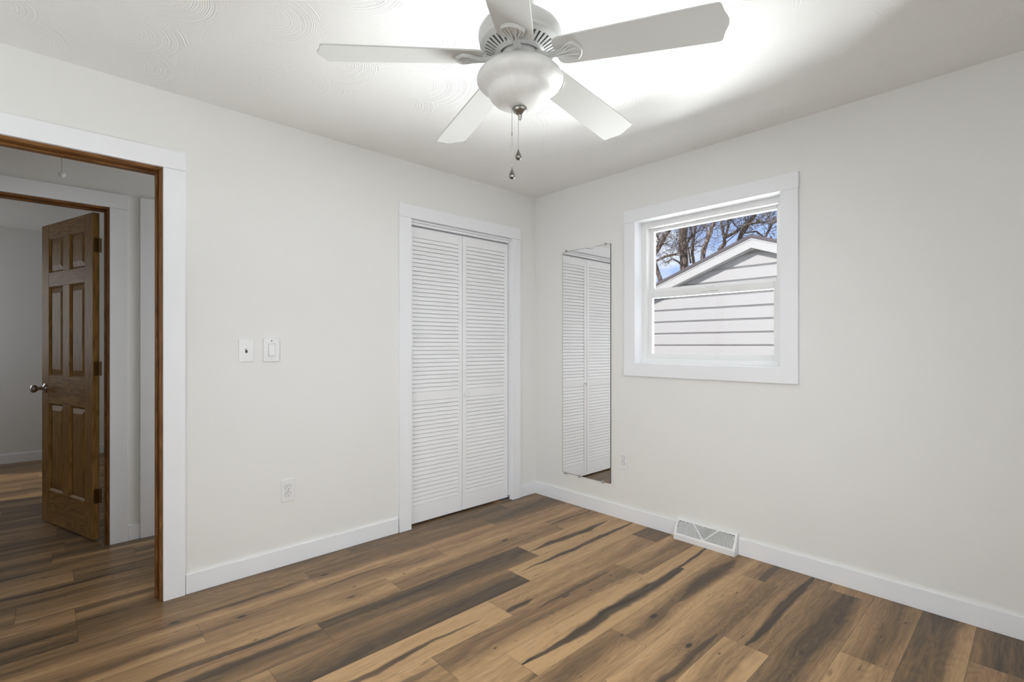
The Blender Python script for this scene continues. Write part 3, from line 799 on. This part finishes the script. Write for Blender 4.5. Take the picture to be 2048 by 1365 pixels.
while r_ < .20:
    seg = []
    for i in range(65):
        a = PI * i / 64
        s_, t_ = r_ * math.cos(a), .008 + r_ * math.sin(a)
        ok = abs(s_) < hw - .014 and t_ < flen - .010
        if ok: seg.append((s_, t_))
        if (not ok or i == 64) and len(seg) > 1:
            for (A, B) in zip(seg, seg[1:]):
                c0 = Vector((0, .008)); nA = (Vector(A) - c0).normalized() * .0019; nB = (Vector(B) - c0).normalized() * .0019
                A, B = Vector(A), Vector(B)
                fins.prism([face_pt(*(A - nA), -.001), face_pt(*(B - nB), -.001), face_pt(*(B + nB), -.001), face_pt(*(A + nA), -.001)], nrm * -.010)
        if not ok: seg = []
    r_ += .0076
fins.build('arc_louvres', M_PLASTIC, vt)
MB().prism([(front + .012, va + .004, .008), (topx + .006, va + .004, zt - .006), (-.004, va + .004, zt - .006), (-.004, va + .004, .004)], (0, vb - va - .008, 0)).build('dark_duct', mat('duct_grey', (.22, .22, .22), .7), vt)

# ------------------------------------------------------------------ ceiling fan
FC = Vector((-1.7617, -1.6423, 0))
fan = tag(empty('ceiling_fan', (FC.x, FC.y, H)), 'white five-blade ceiling fan with frosted glass bowl light and two pull chains', 'ceiling fan')
c0 = (FC.x, FC.y, 0)
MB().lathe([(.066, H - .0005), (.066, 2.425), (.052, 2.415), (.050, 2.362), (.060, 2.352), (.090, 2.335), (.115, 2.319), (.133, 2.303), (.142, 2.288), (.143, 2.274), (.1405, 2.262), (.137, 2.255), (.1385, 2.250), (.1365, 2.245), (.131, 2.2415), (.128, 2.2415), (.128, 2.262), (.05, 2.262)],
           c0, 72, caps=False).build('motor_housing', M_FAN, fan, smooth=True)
# slotted underside
und = MB()
def zin(r): return 2.2405 - (.128 - r) / (.128 - .075) * .024
def sector(mb, r0, r1, a0, a1, nseg=2, th=.003):
    for i in range(nseg):
        b0, b1 = a0 + (a1 - a0) * i / nseg, a0 + (a1 - a0) * (i + 1) / nseg
        P = lambda r, a, o=0: (FC.x + r * math.cos(a), FC.y + r * math.sin(a), zin(r) + o)
        q = [P(r0, b0), P(r1, b0), P(r1, b1), P(r0, b1)]
        mb.add(q + [(x, y, z + th) for x, y, z in q], [(0, 1, 2, 3), (7, 6, 5, 4), (0, 4, 5, 1), (1, 5, 6, 2), (2, 6, 7, 3), (3, 7, 4, 0)])
sector(und, .120, .132, 0, 2 * PI, 72); sector(und, .072, .086, 0, 2 * PI, 72)
for i in range(40):
    a = 2 * PI * i / 40
    sector(und, .086, .120, a, a + 2 * PI / 40 * .55, 1)
und.build('slotted_ring', M_FAN, fan)
MB().lathe([(.0, 2.262), (.126, 2.262), (.126, 2.2615), (.0, 2.2615)], c0, 48, caps=False).build('motor_core', mat('motor_core_grey', (.22, .22, .21), .7), fan)  # dark grey disc behind the open slots
MB().lathe([(.052, 2.262), (.062, 2.228), (.062, 2.204), (.056, 2.200), (.056, 2.185), (.05, 2.180)], c0, 48).build('switch_cup', M_FAN, fan, smooth=True)
# bowl
MB().lathe([(.052, 2.198), (.068, 2.1955), (.090, 2.184), (.112, 2.1695), (.131, 2.1555), (.1435, 2.142), (.1485, 2.130), (.1475, 2.122), (.140, 2.112), (.126, 2.1025), (.1145, 2.095), (.1095, 2.089), (.1075, 2.081), (.103, 2.070), (.091, 2.057), (.069, 2.046), (.042, 2.038), (.018, 2.035), (0, 2.0345)],
           c0, 72, caps=False).build('light_bowl', M_BOWL, fan, smooth=True)
MB().lathe([(0, 2.040), (.024, 2.037), (.026, 2.031), (.024, 2.025), (.016, 2.017), (.008, 2.011), (.006, 2.004), (.0055, 1.998), (.003, 1.994), (0, 1.9935)], c0, 28).build('finial', M_DKNICKEL, fan, smooth=True)
# blade + iron, modelled along local +x about the fan axis (empty frame)
PITCH = -math.radians(11.5)
ZB = 2.1525 - H
DROOP = .085
def blade_mesh():
    up = []
    n1 = [(.128, .030), (.131, .046), (.140, .056), (.160, .0605), (.30, .0645), (.45, .0685), (.58, .0715), (.628, .0722), (.638, .0700), (.6425, .0630), (.6450, .0500), (.6500, .0340), (.6570, .0180), (.6600, .006)]
    up = n1 + [(x, -y) for x, y in reversed(n1)]
    mb = MB(); th = .0055
    n_ = len(up)
    mb.add([(x, y, -th / 2) for x, y in up] + [(x, y, th / 2) for x, y in up],
           [tuple(range(n_))[::-1], tuple(range(n_, 2 * n_))] + [(i, (i + 1) % n_, n_ + (i + 1) % n_, n_ + i) for i in range(n_)])
    mb.rot(Matrix.Rotation(PITCH, 4, 'X'))
    for v in mb.v: v.z += ZB + (.66 - v.x) * DROOP
    return mb
def iron_mesh():
    mb = MB(); RX = Matrix.Rotation(PITCH, 4, 'X')
    # leaf-shaped plate with raised rim under the blade
    leaf = [(.112, .009), (.128, .0095), (.142, .012), (.154, .017), (.166, .026), (.178, .034), (.194, .0385), (.202, .0370), (.216, .020), (.2205, .009), (.2215, 0)]
    full = leaf + [(x, -y) for x, y in reversed(leaf[:-1])]
    cxm = .17
    def lay(off, z): return [((x - cxm) * off + cxm, y * off, z) for x, y in full]
    n_ = len(full)
    zt_ = -.0035
    layers = [lay(1.0, zt_), lay(1.0, zt_ - .008), lay(.93, zt_ - .011), lay(.86, zt_ - .0075), lay(.70, zt_ - .0065)]
    vs = [p for l_ in layers for p in l_]; fs = []
    for k in range(len(layers) - 1):
        for i in range(n_):
            j = (i + 1) % n_
            fs.append((k * n_ + i, k * n_ + j, (k + 1) * n_ + j, (k + 1) * n_ + i))
    fs.append(tuple(range((len(layers) - 1) * n_, len(layers) * n_)))
    fs.append(tuple(range(n_))[::-1])
    mb.add(vs, fs)
    # raised veins
    for s in (-1, 1):
        for k_, (ye, xe) in enumerate(((.029, .192), (.014, .208))):
            mb.tube([(.118, s * .003, zt_ - .010), (.142, s * (.004 + .003 * (1 - k_)), zt_ - .0105), (.166, s * ye * .55, zt_ - .0095), (xe, s * ye, zt_ - .007)], [.0036, .0034, .003, .002], 8)
    mb.rot(RX)
    for v in mb.v: v.z += ZB + (.66 - v.x) * DROOP
    # short curved arm in to the flywheel
    z1 = ZB + (.66 - .125) * DROOP - .0075
    mb.tube([(.140, 0, z1 - .002), (.120, 0, z1 - .001), (.100, 0, z1 + .002), (.082, 0, z1 + .009), (.066, 0, z1 + .018), (.058, 0, z1 + .020)], [.009, .0095, .0105, .012, .013, .013], 12)
    return mb
ANG0 = math.radians(147.826)
bl0 = None
#        k : (dangle deg, dz)
ADJ = {0: (0.0, 0.0), 1: (0, 0), 2: (0.0, 0.0), 3: (0.0, 0.0), 4: (0, 0)}
for k in range(5):
    if k == 0:
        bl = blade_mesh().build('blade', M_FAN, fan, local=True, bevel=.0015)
        ir = iron_mesh().build('blade_iron', M_FAN, bl, local=True, smooth=True)
        bl0, ir0 = bl, ir
    else:
        bl = bl0.copy(); col.objects.link(bl); bl.parent = fan
        ir = ir0.copy(); col.objects.link(ir); ir.parent = bl
    bl.rotation_euler = (0, 0, ANG0 + k * 2 * PI / 5 + math.radians(ADJ[k][0]))
    bl.location = (0, 0, ADJ[k][1])
# pull chains
def chain(lat, dep, z_top, z_bot, rod_to=None, light_side=False):
    p = FC + Rt * lat + Fw * dep
    mb = MB()
    z = z_top
    if rod_to:
        mb.tube([(p.x, p.y, z_top), (p.x, p.y, rod_to)], .0009, 6)
        mb.tube([(p.x, p.y, rod_to + .004), (p.x, p.y, rod_to - .006)], .0018, 8); z = rod_to - .006
    else:
        mb.tube([(p.x, p.y, z_top), (p.x, p.y, z_bot)], .0005, 5)
    mb.tube([(p.x, p.y, z), (p.x, p.y, z_bot)], .0004, 5)
    while z > z_bot:
        mb.sphere((p.x, p.y, z), .0014, 6, 4); z -= .0040
    ch = mb.build('pull_chain', M_DKNICKEL, fan, smooth=True)
    fb = MB().lathe([(0, .002), (.0022, .0), (.0026, -.004), (.0055, -.010), (.0092, -.018), (.0105, -.024), (.0096, -.030), (.0060, -.0345), (0, -.036)], (p.x, p.y, z_bot), 10)
    fb.build('teardrop_fob', M_FOB, ch)
chain(-.0275, 0, 2.034, 1.826, rod_to=1.947)
chain(-.0055, 0, 1.996, 1.892)

# ------------------------------------------------------------------ attic hatch pull in the hall
hp = tag(empty('pull_cord', (-2.895, .60, H)), 'thin pull cord with a small white ball hanging in the hall', 'pull cord')
MB().tube([(-2.895, .60, H - .001), (-2.895, .60, 2.118)], .0018, 6).build('cord', M_CLIP, hp)
MB().sphere((-2.895, .60, 2.106), .0155, 20, 12).build('ball', M_PLASTIC, hp, smooth=True)

# ------------------------------------------------------------------ outside: lawn, neighbouring garage, bare trees
struct(MB().box(-12, 40, -22, 26, -.75, -.60).build('ground', M_LAWN))
GX, GF = 4.90, 4.75                          # siding plane, rake board plane
PK_Y, PK_Z, SL = 0.110, 2.890, 0.370
gar = tag(empty('garage', (GX, PK_Y, -.60)), 'white garage with lap siding and a low gable seen through the window', 'garage')
HWY = 3.1
def roof_z(y): return PK_Z - SL * abs(y - PK_Y)
mb = MB()
zc = 1.205 - .2026 * 9
pitch = .2026
while zc < PK_Z - .1:
    z0, z1 = max(zc, -.6), zc + pitch
    def clip(z):                              # half width of the gable at height z
        return min(HWY - .25, max(0.02, (PK_Z - .10 - z) / SL))
    for (a, b, x) in ((z0, z0 + .036, GX + .05), (z0 + .036, z1, GX)):
        if clip(a) <= .021: continue
        ha, hb = clip(a), clip(min(b, PK_Z - .11))
        mb.prism([(x, PK_Y - ha, a), (x, PK_Y + ha, a), (x, PK_Y + hb, b), (x, PK_Y - hb, b)], (.12 + GX - x, 0, 0))
    zc += pitch
mb.box(GX + .1, GX + 6, PK_Y - HWY + .25, PK_Y + HWY - .25, -.6, PK_Z - SL * HWY - .05)
mb.build('lap_siding', M_SIDING, gar)
for s in (-1, 1):
    ye = PK_Y + s * HWY
    # roof slab with shingle edge
    MB().prism([(GF - .02, PK_Y, PK_Z), (GF - .02, ye, roof_z(ye)), (GF - .02, ye, roof_z(ye) - .05), (GF - .02, PK_Y, PK_Z - .05)], (6.3, 0, 0)).build('roof_slope', M_SHINGLE, gar)
    MB().prism([(GF, PK_Y, PK_Z - .05), (GF, ye, roof_z(ye) - .05), (GF, ye, roof_z(ye) - .20), (GF, PK_Y, PK_Z - .20)], (.03, 0, 0)).build('rake_board', M_FASCIA, gar)
    MB().prism([(GF - .008, PK_Y, PK_Z - .05), (GF - .008, ye, roof_z(ye) - .05), (GF - .008, ye, roof_z(ye) - .075), (GF - .008, PK_Y, PK_Z - .075)], (.010, 0, 0)).build('drip_edge', M_FASCIA, gar)
    MB().prism([(GF + .03, PK_Y, PK_Z - .19), (GF + .03, ye, roof_z(ye) - .19), (GF + .03, ye, roof_z(ye) - .205), (GF + .03, PK_Y, PK_Z - .205)], (GX - GF - .02, 0, 0)).build('soffit', M_FASCIA, gar)

def px(u, v, X):
    """point on the plane x = X seen at photo pixel (u, v)"""
    r = Fw + Rt * ((u - 1024) / FPX) + Vector((0, 0, (HZ - v) / FPX))
    return CAM + r * ((X - CAM.x) / r.x)
def zp(a, b): return (1280 + a / 6.5, 390 + b / 6.5)
def twigs(mb, pts, rad, nb, depth, rng):
    """side branches off a limb, recursively thinner"""
    for _ in range(nb):
        k = rng.randrange(1, len(pts))
        f = rng.random()
        p = pts[k - 1].lerp(pts[k], f); r0 = rad[k - 1] * (1 - f) + rad[k] * f
        d = (pts[k] - pts[k - 1]).normalized()
        q = Vector((rng.uniform(-1, 1), rng.uniform(-1, 1), rng.uniform(-.35, .9))).normalized()
        d = (d * .45 + q).normalized()
        ln = rng.uniform(.5, 1.5) * (1.0 if depth > 1 else .75) * (1 if r0 < .12 else 1.3)
        rr = max(.005, min(r0 * .35, (.024 if depth > 2 else .012) if depth > 1 else .007))
        path, rads = [p], [rr]
        steps = 5
        for i in range(steps):
            d = (d + Vector((rng.uniform(-.35, .35), rng.uniform(-.35, .35), rng.uniform(-.2, .3)))).normalized()
            path.append(path[-1] + d * ln / steps); rads.append(max(.0035, rr * (1 - (i + 1) / steps * .8)))
        mb.tube(path, rads, 5 if depth > 1 else 4, close=False)
        if depth > 1: twigs(mb, path, rads, rng.randrange(4, 7), depth - 1, rng)
def tree(X, limbs, label, seed, nb, leaves=None):
    """limbs: list of (list of (zoom-a, zoom-b), width0, width1) at distance X; first limb is rooted to the ground"""
    rng = random.Random(seed)
    mb = MB(); base_pt = None
    for li, (pp, w0, w1) in enumerate(limbs):
        pts = []
        for i, (a, b) in enumerate(pp):
            p = px(*zp(a, b), X)
            p.x += (rng.uniform(-.12, .12) if i else 0)
            pts.append(p)
        sc = (X - CAM.x) / (Fw + Rt * ((1420 - 1024) / FPX)).x / FPX / 6.5
        if li == 0:
            g = Vector((pts[0].x + rng.uniform(-.2, .2), pts[0].y + rng.uniform(-.3, .3), -.6))
            base_pt = g; pts = [g] + pts
            rad = [w0 * sc * .65] + [sc / 2 * (w0 + (w1 - w0) * i / (len(pp) - 1)) for i in range(len(pp))]
        else:
            rad = [sc / 2 * (w0 + (w1 - w0) * i / (len(pp) - 1)) for i in range(len(pp))]
        # continue upward beyond the frame
        if pp[-1][1] < 480:
            d = (pts[-1] - pts[-2]).normalized()
            for i in range(3):
                d = (d + Vector((0, rng.uniform(-.2, .2), .15))).normalized()
                pts.append(pts[-1] + d * .8); rad.append(rad[-1] * .8)
        # soften: midpoint subdivision with jitter
        P2, R2 = [pts[0]], [rad[0]]
        for i in range(1, len(pts)):
            m = pts[i - 1].lerp(pts[i], .5); j = (pts[i] - pts[i - 1]).length * .02
            m += Vector((rng.uniform(-j, j), rng.uniform(-j, j), rng.uniform(-j, j)))
            P2 += [m, pts[i]]; R2 += [(rad[i - 1] + rad[i]) / 2, rad[i]]
        mb.tube(P2, R2, 9)
        s0 = 3 if li == 0 else 0
        twigs(mb, P2[s0:], R2[s0:], int(nb * .75) if li == 0 else max(4, nb // 3), 3, rng)
    t_ = tag(empty('bare_tree', base_pt), label, 'tree', 'bare trees behind the garage')
    mb.build('trunk', M_BARK, t_, fix=False)
    if leaves:
        lm = MB()
        for (a, b, rad_, cnt) in leaves:
            c = px(*zp(a, b), X)
            for _ in range(cnt):
                p = c + Vector((rng.gauss(0, rad_), rng.gauss(0, rad_), rng.gauss(0, rad_)))
                u_ = Vector((rng.uniform(-1, 1), rng.uniform(-1, 1), rng.uniform(-1, 1))).normalized() * rng.uniform(.03, .06)
                v_ = u_.orthogonal().normalized() * rng.uniform(.015, .03)
                lm.add([p - u_, p + v_, p + u_, p - v_], [(0, 1, 2, 3)])
        lo = lm.build('dry_leaves', M_LEAF, t_, fix=False); lo['kind'] = 'stuff'
tree(12.5, [([(265, 1100), (205, 920), (175, 790), (255, 640), (330, 540), (420, 400)], 62, 40), ([(180, 880), (320, 795), (430, 780), (540, 755)], 36, 22), ([(190, 760), (230, 590), (180, 470)], 26, 16)],
     'leaning bare tree at the left edge of the window view', 11, 12)
tree(13.5, [([(575, 960), (570, 780), (545, 600), (560, 420)], 110, 105), ([(600, 650), (660, 520), (640, 400)], 34, 26), ([(565, 930), (500, 870), (430, 835), (330, 880)], 30, 14)],
     'thickest bare trunk in the window view, rough grey-brown bark', 12, 14)
tree(14.5, [([(700, 900), (690, 760), (680, 640), (700, 500), (715, 370)], 40, 32), ([(660, 890), (640, 740), (600, 560)], 26, 16)],
     'slim dark bare tree just right of the thickest trunk', 13, 12)
tree(12.0, [([(815, 830), (845, 700), (880, 560), (920, 430), (970, 300)], 62, 48), ([(840, 760), (880, 640), (860, 380)], 24, 18)],
     'straight bare trunk leaning right in the middle of the window view', 14, 12)
tree(13.0, [([(1030, 720), (1080, 630), (1120, 570), (1240, 480), (1390, 390), (1600, 345)], 56, 18), ([(1100, 590), (1080, 450), (1040, 330)], 34, 26), ([(1105, 560), (1125, 430), (1165, 280)], 36, 26)],
     'forked bare tree with a long limb reaching right above the gable', 15, 14)
tree(14.0, [([(1285, 600), (1330, 500), (1400, 400), (1500, 260)], 58, 44), ([(1620, 560), (1650, 480), (1740, 380), (1800, 300)], 30, 18), ([(1330, 500), (1500, 470), (1620, 560)], 20, 18)],
     'bare tree with a few tan leaves behind the garage peak', 16, 16, leaves=[(1490, 290, .22, 90), (1720, 340, .35, 130), (1600, 440, .45, 150), (1760, 500, .3, 80), (1400, 350, .3, 60)])
